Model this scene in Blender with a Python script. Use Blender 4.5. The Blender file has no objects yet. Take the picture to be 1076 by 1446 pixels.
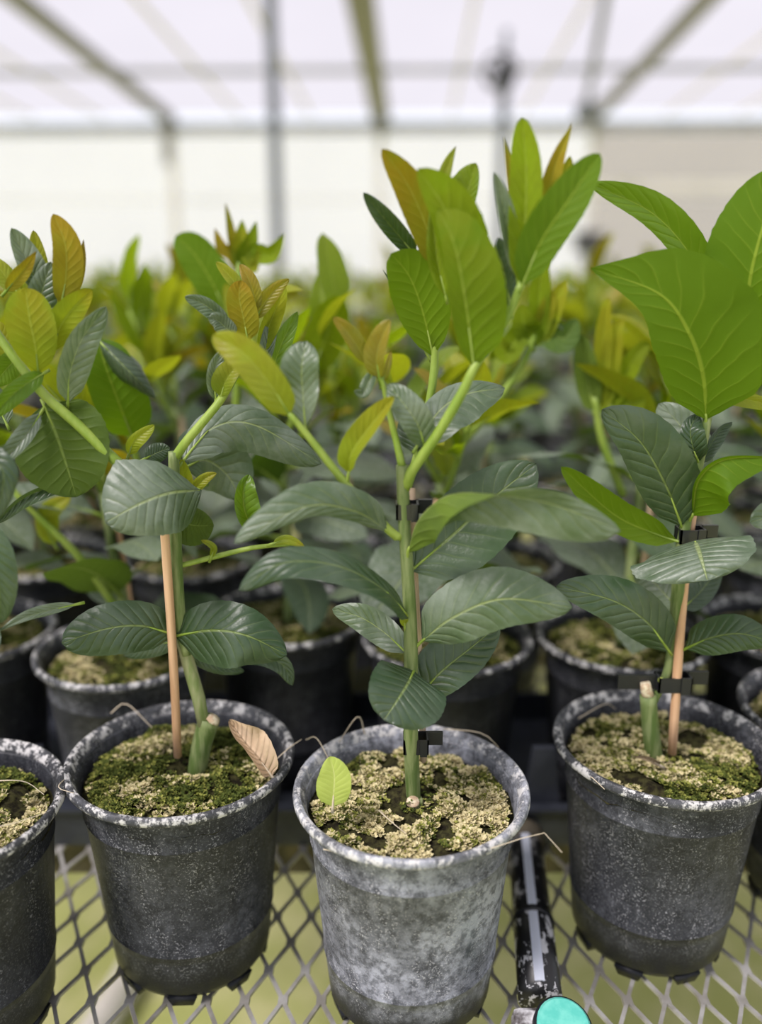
import bpy, bmesh, math, random
from mathutils import Vector, Matrix, noise
R = math.radians
random.seed(11)
scene = bpy.context.scene
COL = scene.collection

# ------------------------------------------------------------------ camera, sky, light, exposure
F_PX, PITCH, DECK = 1230.0, R(16), 0.75          # focal length in pixels, downward pitch, bench deck height
CAM = Vector((0, 0, DECK + 0.474))
cam_data = bpy.data.cameras.new('camera')
cam = bpy.data.objects.new('camera', cam_data); COL.objects.link(cam)
cam.location = CAM; cam.rotation_euler = (math.pi/2 - PITCH, 0, 0)
cam_data.sensor_fit = 'VERTICAL'; cam_data.sensor_height = 36
cam_data.lens = 36*F_PX/1446
cam_data.clip_start = 0.02; cam_data.clip_end = 200
cam_data.dof.use_dof = True; cam_data.dof.focus_distance = 0.535; cam_data.dof.aperture_fstop = 2.1
scene.camera = cam

world = bpy.data.worlds.new('overcast_sky'); scene.world = world; world.use_nodes = True
wb = world.node_tree.nodes['Background']
wb.inputs[0].default_value = (0.935, 0.97, 1.07, 1); wb.inputs[1].default_value = 1.05
sun_d = bpy.data.lights.new('hazy_sun', 'SUN'); sun_d.energy = 9.0; sun_d.angle = R(18); sun_d.color = (1, .98, .95)
sun = bpy.data.objects.new('hazy_sun', sun_d); COL.objects.link(sun)
sun.rotation_euler = (R(20), R(-30), 0)

vs = scene.view_settings
scene.display_settings.display_device = 'sRGB'
vs.view_transform = 'Standard'; vs.look = 'None'; vs.gamma = 1.0; vs.use_curve_mapping = False
vs.exposure = 0.26

# ------------------------------------------------------------------ helpers
SP, CP = math.sin(PITCH), math.cos(PITCH)
def ray(px, py):
    cx, cy = (px - 538)/F_PX, (723 - py)/F_PX
    return Vector((cx, CP + cy*SP, -SP + cy*CP))
def at(px, py, Y):
    d = ray(px, py); return CAM + d*(Y/d.y)
def mpp(P):                                       # metres per pixel at a point
    return ((P.y - CAM.y)*CP - (P.z - CAM.z)*SP)/F_PX

def link(name, me, mats=(), parent=None, loc=None):
    o = bpy.data.objects.new(name, me); COL.objects.link(o)
    if me is not None and not me.materials:
        for m in (mats if isinstance(mats, (list, tuple)) else [mats]): me.materials.append(m)
    if parent is not None: o.parent = parent
    if loc is not None: o.location = loc
    return o
def tag(o, label=None, cat=None, group=None, kind=None):
    for k, v in (('label', label), ('category', cat), ('group', group), ('kind', kind)):
        if v: o[k] = v
    return o
def empty(name, loc, label, cat, group=None):
    o = bpy.data.objects.new(name, None); COL.objects.link(o); o.location = loc
    o.empty_display_size = .02
    return tag(o, label, cat, group)
class MB:
    """collects geometry for one mesh"""
    def __init__(s): s.v = []; s.f = []; s.m = []; s.uv = None
    def add(s, vs_, fs_, mi=0):
        n = len(s.v); s.v += [tuple(p) for p in vs_]; s.f += [tuple(i+n for i in f) for f in fs_]; s.m += [mi]*len(fs_)
    def box(s, a, b, mi=0):
        (x0, y0, z0), (x1, y1, z1) = a, b
        s.add([(x0,y0,z0),(x1,y0,z0),(x1,y1,z0),(x0,y1,z0),(x0,y0,z1),(x1,y0,z1),(x1,y1,z1),(x0,y1,z1)],
              [(3,2,1,0),(4,5,6,7),(0,1,5,4),(1,2,6,5),(2,3,7,6),(3,0,4,7)], mi)
    def bar(s, p, q, w, h, mi=0, up=Vector((0,0,1))):
        p, q = Vector(p), Vector(q); d = (q-p).normalized()
        if abs(d.dot(up)) > .98: up = Vector((0,1,0))
        a = d.cross(up).normalized()*w/2; b = a.cross(d).normalized()*h/2
        s.add([p-a-b,p+a-b,p+a+b,p-a+b,q-a-b,q+a-b,q+a+b,q-a+b],
              [(3,2,1,0),(4,5,6,7),(0,1,5,4),(1,2,6,5),(2,3,7,6),(3,0,4,7)], mi)
    def tube(s, pts, rad, n=8, mi=0, caps=True):
        pts = [Vector(p) for p in pts]; k = len(pts)
        rad = rad if isinstance(rad, (list, tuple)) else [rad]*k
        ref = Vector((0,1,0)); rings = []
        for i, p in enumerate(pts):
            t = (pts[min(i+1,k-1)] - pts[max(i-1,0)]).normalized()
            a = t.cross(ref)
            if a.length < .05: a = t.cross(Vector((1,0,0)))
            a.normalize(); b = t.cross(a)
            rings.append([p + (a*math.cos(2*math.pi*j/n) + b*math.sin(2*math.pi*j/n))*rad[i] for j in range(n)])
        vv = [q for r in rings for q in r]; ff = []
        for i in range(k-1):
            for j in range(n):
                ff.append((i*n+j, i*n+(j+1)%n, (i+1)*n+(j+1)%n, (i+1)*n+j))
        if caps: ff += [tuple(range(n-1,-1,-1)), tuple((k-1)*n+j for j in range(n))]
        s.add(vv, ff, mi)
    def lathe(s, prof, n=48, mi=0, wob=None):
        vv = []; ff = []; k = len(prof)
        for i, (r, z) in enumerate(prof):
            for j in range(n):
                a = 2*math.pi*j/n; rr = r*(1 + (wob(a, z) if wob else 0)); vv.append((rr*math.cos(a), rr*math.sin(a), z))
        for i in range(k-1):
            for j in range(n):
                ff.append((i*n+j, i*n+(j+1)%n, (i+1)*n+(j+1)%n, (i+1)*n+j))
        s.add(vv, ff, mi)
    def mesh(s, name, smooth=False, org=None):
        me = bpy.data.meshes.new(name)
        v = s.v if org is None else [(x-org[0], y-org[1], z-org[2]) for x, y, z in s.v]
        me.from_pydata(v, [], s.f)
        me.polygons.foreach_set('material_index', s.m)
        if smooth: me.polygons.foreach_set('use_smooth', [True]*len(s.f))
        if s.uv is not None:
            uvl = me.uv_layers.new(name='leaf'); flat = []
            for lp in me.loops: flat += s.uv[lp.vertex_index]
            uvl.data.foreach_set('uv', flat)
        me.update(); return me

def spline(pts, n):                               # Catmull-Rom through the points, even in parameter
    P = [Vector(p) for p in pts]
    if len(P) == 2: return [P[0].lerp(P[1], i/(n-1)) for i in range(n)]
    E = [2*P[0]-P[1]] + P + [2*P[-1]-P[-2]]
    seg = [(P[i+1]-P[i]).length for i in range(len(P)-1)]; tot = sum(seg); out = []
    for i in range(n):
        d = tot*i/(n-1); k = 0
        while k < len(seg)-1 and d > seg[k]: d -= seg[k]; k += 1
        t = min(1, d/seg[k]) if seg[k] else 0
        a, b, c, e = E[k], E[k+1], E[k+2], E[k+3]
        out.append(.5*((2*b) + (c-a)*t + (2*a-5*b+4*c-e)*t*t + (3*b-a-3*c+e)*t**3))
    return out
def lerpl(v, t):                                  # number, or list spread along 0..1
    if not isinstance(v, (list, tuple)): return v
    x = t*(len(v)-1); i = min(int(x), len(v)-2); return v[i] + (v[i+1]-v[i])*(x-i)

# ------------------------------------------------------------------ materials
def mat_new(name):
    m = bpy.data.materials.new(name); m.use_nodes = True
    nt = m.node_tree; return m, nt, nt.nodes, nt.links, nt.nodes['Principled BSDF']
def N(nt, typ, **kw):
    n = nt.nodes.new(typ)
    for k, v in kw.items():
        if k.startswith('i_'):
            key = k[2:]; key = int(key) if key.isdigit() else key
            n.inputs[key].default_value = v
        else: setattr(n, k, v)
    return n
def math_(nt, op, a, b=None, c=None, clamp=False):
    n = nt.nodes.new('ShaderNodeMath'); n.operation = op; n.use_clamp = clamp
    for i, x in enumerate((a, b, c)):
        if x is None: continue
        if isinstance(x, (int, float)): n.inputs[i].default_value = x
        else: nt.links.new(x, n.inputs[i])
    return n.outputs[0]
def mix_(nt, fac, a, b):
    n = nt.nodes.new('ShaderNodeMix'); n.data_type = 'RGBA'
    for i, x in ((0, fac), (6, a), (7, b)):
        if isinstance(x, (int, float)): n.inputs[i].default_value = x
        elif isinstance(x, tuple): n.inputs[i].default_value = (*x[:3], 1)
        else: nt.links.new(x, n.inputs[i])
    return n.outputs[2]
def ramp_(nt, src, lo, hi):
    n = nt.nodes.new('ShaderNodeMapRange'); n.interpolation_type = 'SMOOTHSTEP'
    nt.links.new(src, n.inputs[0]); n.inputs[1].default_value = lo; n.inputs[2].default_value = hi
    return n.outputs[0]
def noise_(nt, scale, detail=3, rough=.55, vec=None, stretch=None):
    tc = nt.nodes.new('ShaderNodeTexCoord'); src = tc.outputs['Object'] if vec is None else vec
    if stretch:
        mp = nt.nodes.new('ShaderNodeMapping'); mp.inputs['Scale'].default_value = stretch
        nt.links.new(src, mp.inputs[0]); src = mp.outputs[0]
    n = nt.nodes.new('ShaderNodeTexNoise'); n.inputs['Scale'].default_value = scale
    n.inputs['Detail'].default_value = detail; n.inputs['Roughness'].default_value = rough
    nt.links.new(src, n.inputs['Vector']); return n.outputs['Fac']
def plain(name, col, rough=.6, spec=.5, metal=0, var=None, scale=60, bump=0, stretch=None):
    m, nt, nd, lk, b = mat_new(name)
    b.inputs['Roughness'].default_value = rough; b.inputs['Specular IOR Level'].default_value = spec
    b.inputs['Metallic'].default_value = metal; b.inputs['Base Color'].default_value = (*col, 1)
    if var:
        nz = noise_(nt, scale, 4, .6, stretch=stretch)
        lk.new(mix_(nt, ramp_(nt, nz, .35, .65), col, var), b.inputs['Base Color'])
        if bump:
            bp = N(nt, 'ShaderNodeBump', i_Strength=.6, i_Distance=bump); lk.new(nz, bp.inputs['Height']); lk.new(bp.outputs[0], b.inputs['Normal'])
    return m

def leaf_mat(name, top, under, vein, trans, tcol, rough=.42, dust=.0, spec=.5, tint=None, pucker=.5):
    m, nt, nd, lk, b = mat_new(name)
    uv = N(nt, 'ShaderNodeUVMap', uv_map='leaf'); sx = N(nt, 'ShaderNodeSeparateXYZ'); lk.new(uv.outputs[0], sx.inputs[0])
    a = math_(nt, 'ABSOLUTE', math_(nt, 'MULTIPLY_ADD', sx.outputs[0], 2.0, -1.0)); v = sx.outputs[1]
    nzw = noise_(nt, 45, 1)
    q = math_(nt, 'MULTIPLY', math_(nt, 'SUBTRACT', v, math_(nt, 'MULTIPLY', math_(nt, 'POWER', a, .8), .2)), 10.0)
    q = math_(nt, 'ADD', q, math_(nt, 'MULTIPLY', nzw, .8))
    fr = math_(nt, 'FRACT', q); d = math_(nt, 'MULTIPLY', math_(nt, 'ABSOLUTE', math_(nt, 'SUBTRACT', fr, .5)), 2.0)
    vein_s = math_(nt, 'MULTIPLY', ramp_(nt, d, .80, 1.0), ramp_(nt, a, 1.0, .35))
    midw = math_(nt, 'MULTIPLY_ADD', v, -.045, .07)
    mid = ramp_(nt, math_(nt, 'DIVIDE', a, midw), 1.0, .35)
    oi = N(nt, 'ShaderNodeObjectInfo')
    rnd = oi.outputs['Random']
    nz = noise_(nt, 45, 3)
    geo = N(nt, 'ShaderNodeNewGeometry')
    side = mix_(nt, geo.outputs['Backfacing'], top, under)
    hsv = N(nt, 'ShaderNodeHueSaturation')
    lk.new(side, hsv.inputs['Color'])
    lk.new(math_(nt, 'MULTIPLY_ADD', rnd, .5, .78), hsv.inputs['Value'])
    lk.new(math_(nt, 'MULTIPLY_ADD', rnd, -.03, .515), hsv.inputs['Hue'])
    c = hsv.outputs[0]
    if tint: c = mix_(nt, math_(nt, 'MULTIPLY', ramp_(nt, v, .15, .95), ramp_(nt, nz, .3, .62)), c, tint)
    c = mix_(nt, math_(nt, 'MULTIPLY', ramp_(nt, nz, .42, .62), .25), c, tuple(x*.72 for x in top))
    vfac = math_(nt, 'MAXIMUM', math_(nt, 'MULTIPLY', vein_s, .22), math_(nt, 'MULTIPLY', mid, .75))
    c = mix_(nt, vfac, c, vein)
    if dust:
        dz = math_(nt, 'MULTIPLY', ramp_(nt, noise_(nt, 30, 5, .65), .32, .75), math_(nt, 'SUBTRACT', 1.0, geo.outputs['Backfacing']))
        c = mix_(nt, math_(nt, 'MULTIPLY', dz, dust), c, (.36, .40, .36))
    lk.new(c, b.inputs['Base Color'])
    lk.new(math_(nt, 'MULTIPLY_ADD', geo.outputs['Backfacing'], .2, rough), b.inputs['Roughness'])
    lk.new(math_(nt, 'MULTIPLY_ADD', geo.outputs['Backfacing'], -spec*.65, spec), b.inputs['Specular IOR Level'])
    h = math_(nt, 'SUBTRACT', math_(nt, 'MULTIPLY', math_(nt, 'SUBTRACT', 1.0, math_(nt, 'POWER', d, 3.0)), math_(nt, 'MULTIPLY', ramp_(nt, a, 1.05, .6), 1.0)), math_(nt, 'MULTIPLY', mid, 1.2))
    h = math_(nt, 'ADD', h, math_(nt, 'MULTIPLY', noise_(nt, 400, 2), .35))
    bp = N(nt, 'ShaderNodeBump', i_Strength=pucker, i_Distance=.0012); lk.new(h, bp.inputs['Height'])
    lk.new(bp.outputs[0], b.inputs['Normal'])
    tr = N(nt, 'ShaderNodeBsdfTranslucent'); 
    lk.new(mix_(nt, math_(nt, 'MULTIPLY', vfac, .4), mix_(nt, math_(nt, 'MULTIPLY', ramp_(nt, nz, .3, .62), .5), tcol, tint or tcol), vein), tr.inputs[0])
    ms = N(nt, 'ShaderNodeMixShader', i_0=trans)
    lk.new(b.outputs[0], ms.inputs[1]); lk.new(tr.outputs[0], ms.inputs[2])
    lk.new(ms.outputs[0], nd['Material Output'].inputs[0])
    return m

M = {}
M['mature'] = leaf_mat('mature_leaf', (.024, .054, .018), (.050, .085, .010), (.16, .22, .05), .14, (.10, .20, .006), .41, .12, .55, pucker=.5)
M['dusty'] = leaf_mat('dusty_leaf', (.062, .100, .046), (.09, .145, .020), (.24, .30, .09), .16, (.13, .24, .015), .43, .40, .55, pucker=.48)
M['fresh'] = leaf_mat('fresh_leaf', (.105, .185, .010), (.095, .165, .008), (.28, .36, .04), .36, (.21, .38, .004), .42, .0, .45, pucker=.35)
M['lime'] = leaf_mat('lime_leaf', (.14, .215, .007), (.14, .21, .007), (.32, .40, .06), .42, (.36, .54, .003), .42, .0, .4, tint=(.17, .215, .007), pucker=.4)
M['young'] = leaf_mat('young_leaf', (.19, .25, .016), (.22, .28, .018), (.36, .42, .06), .42, (.40, .50, .010), .45, .0, .4, tint=(.30, .27, .012), pucker=.3)
M['bronze'] = leaf_mat('bronze_leaf', (.19, .185, .014), (.20, .19, .014), (.34, .36, .06), .38, (.42, .40, .008), .45, .05, .4, tint=(.30, .19, .010), pucker=.3)
M['pale'] = leaf_mat('pale_fallen_leaf', (.50, .58, .12), (.50, .56, .14), (.62, .66, .25), .3, (.6, .7, .15), .6, .0, .3, pucker=.2)
M['dry'] = leaf_mat('dry_leaf', (.46, .36, .24), (.46, .37, .25), (.36, .25, .15), .1, (.4, .28, .15), .75, .0, .2, tint=(.38, .26, .15), pucker=.8)
M['stem'] = plain('green_stem', (.085, .135, .032), .55, .3, var=(.20, .24, .10), scale=220, stretch=(1, 1, .12), bump=.0004)
M['shoot'] = plain('young_shoot', (.16, .25, .025), .45, .4, var=(.25, .33, .06), scale=90, stretch=(1, 1, .2))
M['bark'] = plain('rootstock_bark', (.15, .21, .06), .7, .3, var=(.30, .31, .17), scale=160, stretch=(1, 1, .15), bump=.0006)
M['cut'] = plain('cut_wood', (.62, .56, .40), .8, .2, var=(.42, .30, .20), scale=300)
M['stake'] = plain('wood_stake', (.52, .30, .17), .7, .3, var=(.68, .44, .28), scale=120, stretch=(1, 1, .05), bump=.0003)
M['dark_stake'] = plain('weathered_stake', (.30, .22, .14), .75, .3, var=(.45, .34, .24), scale=120, stretch=(1, 1, .05))
M['clip'] = plain('black_clip', (.012, .013, .016), .35, .5)
M['steel'] = plain('galvanised_wire', (.34, .335, .325), .45, .5, .15, var=(.20, .19, .17), scale=35)
M['rail'] = plain('bench_rail', (.045, .04, .03), .8, .3, var=(.10, .085, .06), scale=30)
M['soil'] = plain('potting_soil', (.012, .010, .006), .95, .1, var=(.05, .048, .018), scale=200, bump=.003)
M['moss_g'] = plain('green_moss', (.085, .105, .020), .9, .15, var=(.035, .05, .010), scale=300)
M['moss_o'] = plain('olive_moss', (.27, .27, .07), .9, .15, var=(.15, .17, .03), scale=400)
M['moss_t'] = plain('dry_tan_moss', (.62, .55, .33), .9, .15, var=(.42, .36, .18), scale=400)
M['straw'] = plain('dry_root', (.50, .43, .32), .8, .2)
M['tray'] = plain('tray_plastic', (.018, .021, .030), .5, .4, var=(.032, .036, .048), scale=40)
M['frame_grey'] = plain('greenhouse_steel', (.20, .21, .22), .55, .5, .2, var=(.26, .26, .26), scale=3)
M['frame_blue'] = plain('post_steel', (.14, .155, .18), .5, .5, .3)
M['frame_tan'] = plain('rafter_steel', (.19, .188, .18), .6, .4, .1)
M['white_post'] = plain('painted_post', (.52, .50, .48), .5, .4)
M['fan'] = plain('fan_housing', (.05, .05, .055), .6, .4)
M['teal'] = plain('teal_cap', (.08, .42, .35), .45, .4, var=(.14, .50, .42), scale=120)
M['pvc'] = plain('pale_pipe', (.62, .58, .52), .5, .4, var=(.5, .47, .4), scale=20)
M['lawn'] = plain('ground_grass', (.36, .38, .13), .95, .1, var=(.48, .47, .22), scale=7)
M['dirt'] = plain('ground_dirt', (.14, .12, .07), .95, .1, var=(.2, .19, .09), scale=6)

def pot_mat(name, dust, speck):
    m, nt, nd, lk, b = mat_new(name)
    tc = N(nt, 'ShaderNodeTexCoord'); sx = N(nt, 'ShaderNodeSeparateXYZ'); lk.new(tc.outputs['Object'], sx.inputs[0])
    z = sx.outputs[2]
    big = ramp_(nt, noise_(nt, 20, 6, .68), .40, .66)
    fine = ramp_(nt, noise_(nt, 650, 3, .75), .54, .64)
    strk = ramp_(nt, noise_(nt, 70, 5, .7, stretch=(1, 1, .3)), .42, .66)
    wet = ramp_(nt, math_(nt, 'ADD', z, math_(nt, 'MULTIPLY', noise_(nt, 60, 3, stretch=(1, 1, .15)), .02)), .026, .050)
    rim = ramp_(nt, z, .1515, .1535)
    rimn = ramp_(nt, noise_(nt, 110, 5, .75), .50, .58)
    mid = ramp_(nt, noise_(nt, 150, 4, .7), .36, .62)
    film = math_(nt, 'MULTIPLY', math_(nt, 'MULTIPLY', math_(nt, 'MULTIPLY_ADD', big, dust*.75, dust*.4), math_(nt, 'MULTIPLY_ADD', mid, .75, .35)), wet)
    c = mix_(nt, film, (.009, .010, .013), (.31, .325, .37))
    c = mix_(nt, math_(nt, 'MULTIPLY', math_(nt, 'MULTIPLY', fine, math_(nt, 'MULTIPLY_ADD', strk, .85, .15)), math_(nt, 'MULTIPLY', wet, speck)), c, (.52, .52, .55))
    c = mix_(nt, math_(nt, 'MULTIPLY', rim, .06), c, (.3, .3, .3))
    c = mix_(nt, math_(nt, 'MULTIPLY', math_(nt, 'MULTIPLY', rim, rimn), .8), c, (.62, .61, .60))
    lk.new(c, b.inputs['Base Color']); b.inputs['Roughness'].default_value = .42; b.inputs['Specular IOR Level'].default_value = .22
    bp = N(nt, 'ShaderNodeBump', i_Strength=.3, i_Distance=.0006); lk.new(fine, bp.inputs['Height']); lk.new(bp.outputs[0], b.inputs['Normal'])
    return m
M['pot'] = pot_mat('black_pot', .17, .55)
M['pot_grey'] = pot_mat('chalky_pot', .95, .85)
M['pot_dark'] = pot_mat('clean_black_pot', .07, .3)

def pipe_mat():
    m, nt, nd, lk, b = mat_new('peeling_pipe')
    fl = ramp_(nt, noise_(nt, 130, 4, .7, stretch=(1, .4, 1)), .53, .58)
    lk.new(mix_(nt, fl, (.009, .009, .01), (.5, .5, .52)), b.inputs['Base Color']); b.inputs['Roughness'].default_value = .35
    return m
M['pipe'] = pipe_mat()
M['glint_strip'] = plain('painted_glint', (.68, .72, .84), .4, .4)  # pale colour stands in for the reflection along the black pipe
M['block'] = plain('white_coupling', (.66, .66, .69), .5, .4, var=(.07, .06, .06), scale=75)

def cover_mat(name, tcol, dcol, mixf):
    m, nt, nd, lk, b = mat_new(name); nd.remove(b)
    t = N(nt, 'ShaderNodeBsdfTransparent'); t.inputs[0].default_value = (*tcol, 1)
    d = N(nt, 'ShaderNodeBsdfTranslucent'); nz = noise_(nt, .8, 4)
    lk.new(mix_(nt, ramp_(nt, nz, .3, .7), dcol, tuple(x*.93 for x in dcol)), d.inputs[0])
    ms = N(nt, 'ShaderNodeMixShader', i_0=mixf); lk.new(t.outputs[0], ms.inputs[1]); lk.new(d.outputs[0], ms.inputs[2])
    lk.new(ms.outputs[0], nd['Material Output'].inputs[0]); return m
M['roof_film'] = cover_mat('roof_film', (.745, .725, .735), (.70, .67, .68), .10)
M['wall_film'] = cover_mat('wall_film', (.90, .885, .89), (.84, .82, .82), .30)
M['wall_shade'] = cover_mat('shade_tinted_wall_film', (.72, .685, .67), (.66, .62, .61), .35)  # greyer film colour paints in the outside shade on the right-hand panels

# ------------------------------------------------------------------ ground and greenhouse
b = MB(); b.box((-30, -12, -.1), (30, 40, 0)); tag(link('ground', b.mesh('ground'), M['lawn']), kind='structure')

WY, EAVE = 12.0, at(538, 182, 12.0).z
BAYS = [at(x, 190, WY).x for x in (240, 530, 835)]; BW = (BAYS[2]-BAYS[0])/2
SL = math.tan(R(2.9))                                       # roof rises towards the camera
YAW = R(-2.0)                                              # the house is turned slightly against the view
def roof_z(y): return EAVE + .12 + (WY - y)*SL
xs = [BAYS[0] + (i-2)*BW for i in range(7)]
wall = tag(link('wall_back', None, loc=(0, WY, 0)), kind='structure')
for i in range(6):
    for k, (z0, z1) in enumerate(((.02, 1.05), (1.05, 2.0), (2.0, EAVE - .05))):
        b = MB(); b.box((xs[i]+.02, -.01, z0+.015), (xs[i+1]-.02, .01, z1-.015))
        link('wall_panel', b.mesh('wall_panel'), M['wall_shade'] if (i >= 4 and k == 2) or (i >= 4 and k == 1) else M['wall_film'], wall)
for x in xs:
    b = MB(); b.box((x-.045, -.09, 0), (x+.045, -.012, EAVE)); link('wall_post', b.mesh('wall_post'), M['white_post'], wall)
for z in (1.05, 2.0):
    b = MB(); b.box((xs[0], -.06, z-.012), (xs[-1], -.012, z+.012)); link('girt', b.mesh('girt'), M['white_post'], wall)
b = MB(); b.box((xs[0], -.18, EAVE-.06), (xs[-1], -.012, EAVE+.06)); link('eave_beam', b.mesh('eave_beam'), M['frame_grey'], wall)
b = MB(); zz = at(950, 265, WY).z; b.box((BAYS[2]+.1, -.1, zz-.07), (xs[-1], -.012, zz+.07)); link('side_rail', b.mesh('side_rail'), M['white_post'], wall)

roof = tag(link('ceiling', None, loc=(0, 0, 0)), kind='structure')
ys = [WY, 9.8, 6.8, 5.2, 3.4, 1.2, -1.2, -4]
for i in range(6):
    for k in range(7):
        b = MB(); y0, y1 = ys[k+1]+.02, ys[k]-.02; x0, x1 = xs[i]+.03, xs[i+1]-.03
        za, zb = roof_z(y0)+.06, roof_z(y1)+.06
        b.add([(x0,y0,za),(x1,y0,za),(x1,y1,zb),(x0,y1,zb),(x0,y0,za+.01),(x1,y0,za+.01),(x1,y1,zb+.01),(x0,y1,zb+.01)],
              [(3,2,1,0),(4,5,6,7),(0,1,5,4),(1,2,6,5),(2,3,7,6),(3,0,4,7)])
        link('roof_panel', b.mesh('roof_panel'), M['roof_film'], roof)
for x in xs:
    b = MB(); b.bar((x, WY-.02, roof_z(WY)), (x, -4, roof_z(-4)), .22 if abs(x-BAYS[1]) < .1 else .13, .10); link('rafter', b.mesh('rafter'), M['frame_tan'], roof)
for y in ys[1:]:
    b = MB(); b.bar((xs[0], y, roof_z(y)+.02), (xs[-1], y, roof_z(y)+.02), .05, .05); link('purlin', b.mesh('purlin'), M['frame_grey'], roof)
for i in range(6):                                          # thin glazing bars under the film
    for k in (1, 2):
        x = xs[i] + (xs[i+1]-xs[i])*k/3
        b = MB(); b.bar((x, WY, roof_z(WY)+.04), (x, -4, roof_z(-4)+.04), .03, .03); link('glazing_bar', b.mesh('glazing_bar'), M['pvc'], roof)

for o in (roof, wall):
    o.matrix_basis = Matrix.Translation((0, WY, 0)) @ Matrix.Rotation(YAW, 4, 'Z') @ Matrix.Translation((0, -WY, 0)) @ o.matrix_basis

def post(px, Y, r, label, m, top=None, fan=False):
    x = at(px, 300, Y).x; zt = top if top else roof_z(Y) - .02
    e = empty('roof_post', (x, Y, 0), label, 'post', 'greenhouse posts')
    b = MB(); b.tube([(0,0,.012), (0,0,zt)], r, 12); link('pole', b.mesh('pole'), m, e)
    b = MB(); b.box((-.12,-.12,0), (.12,.12,.014)); link('base_plate', b.mesh('base_plate'), m, e)
    b = MB(); b.box((-r*1.5,-r*1.5,zt-.12), (r*1.5,r*1.5,zt)); link('bracket', b.mesh('bracket'), m, e)
    return e, zt
post(391, 6.2, .042, 'dark blue-grey roof post, the tall one left of centre behind the plants', M['frame_blue'])
pe, pz = post(706, 8.4, .045, 'grey roof post carrying a dark fan, behind the central plant', M['frame_blue'], top=at(700, 100, 8.4).z)
b = MB(); b.bar((0, 0, pz-.05), (0, 0, roof_z(8.4)), .05, .05); link('hanger', b.mesh('hanger'), M['frame_blue'], pe)
fe = empty('circulation_fan', (pe.location.x-.06, 8.28, pz-.03), 'small dark circulation fan at the top of the grey post', 'fan')
b = MB()
b.lathe([(.13,-.06),(.15,-.06),(.15,.06),(.13,.06),(.13,-.06)], 20)
me = b.mesh('housing'); o = link('housing', me, M['fan'], fe); o.rotation_euler = (R(90), 0, 0)
for k in range(4):
    b = MB(); b.bar((0,0,0), (.12,0,0), .055, .012, up=Vector((0,.5,1))); o = link('blade', b.mesh('blade'), M['fan'], fe); o.rotation_euler = (R(90), R(90*k+20), 0)
b = MB(); b.tube([(0,-.05,0), (0,.05,0)], .04, 10); link('motor', b.mesh('motor'), M['fan'], fe)
# braces from the right rafter foot
be = empty('roof_brace', (0, 0, 0), 'dark diagonal roof brace beside the right rafter', 'brace')
p0, p1 = at(828, 150, 9.5), at(858, -20, 7.0)
b = MB(); b.bar(p0, p1, .06, .06); link('strut', b.mesh('strut'), M['frame_blue'], be)
b = MB(); b.box((p0.x-.09, p0.y-.09, p0.z-.12), (p0.x+.09, p0.y+.09, p0.z+.02)); link('bracket', b.mesh('bracket'), M['frame_blue'], be)
b = MB(); b.bar((BAYS[0], WY-.3, EAVE-.45), (BAYS[0], WY-.3, EAVE+.1), .09, .09)
wall_drop = link('gutter_hanger', b.mesh('gutter_hanger', org=(0, WY, 0)), M['frame_tan'], wall)
pb = at(830, 345, WY-.3)
b = MB(); b.box((-.16,-.08,-.11), (.16,.08,.11)); b.box((-.19,-.1,.11), (.19,.1,0.1550))
ce = empty('control_box', pb, 'small dark control box on the far wall, right of centre', 'box')
link('case', b.mesh('case'), M['fan'], ce)
b = MB(); b.box((-.02,.0,-pb.z), (.02,.04,-.11)); link('stand', b.mesh('stand'), M['fan'], ce)

# ------------------------------------------------------------------ benches with expanded metal decks
def expanded(x0, x1, y0, y1):
    b = MB(); dx, dy = .0128, .026; w = .0015; h = .0022
    nx, ny = int((x1-x0)/(2*dx)), int((y1-y0)/dy)
    for j in range(ny):
        for i in range(nx+1):
            x = x0 + 2*dx*i + (dx if j % 2 else 0); y = y0 + j*dy
            for s in (-1, 1):
                xa, ya, xb, yb = x + s*w*.9, y+.003, x + s*(dx - w*.9), y+dy-.003
                b.add([(xa-w,ya,-h),(xa+w,ya,-h),(xa+w,ya,0),(xa-w,ya,0),(xb-w,yb,-h),(xb+w,yb,-h),(xb+w,yb,0),(xb-w,yb,0)],
                      [(0,1,5,4),(1,2,6,5),(2,3,7,6),(3,0,4,7)])
            b.add([(x-2.3*w,y-.0035,-h*1.1),(x+2.3*w,y-.0035,-h*1.1),(x+2.3*w,y+.0035,-h*1.1),(x-2.3*w,y+.0035,-h*1.1),
                   (x-2.1*w,y-.0035,.0002),(x+2.1*w,y-.0035,.0002),(x+2.1*w,y+.0035,.0002),(x-2.1*w,y+.0035,.0002)],
                  [(4,5,6,7),(0,1,5,4),(1,2,6,5),(2,3,7,6),(3,0,4,7),(3,2,1,0)])
    return b.mesh('mesh_deck')
deck_me = expanded(-1.0, 1.0, 0, 1.36)
bench_spec = [(.08, 1, 'galvanised expanded-metal bench carrying the front rows of potted citrus'),
              (1.78, 2, 'middle plant bench behind the front bench, hidden under foliage'),
              (3.5, 3, 'farthest plant bench below the distant canopy')]
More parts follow.
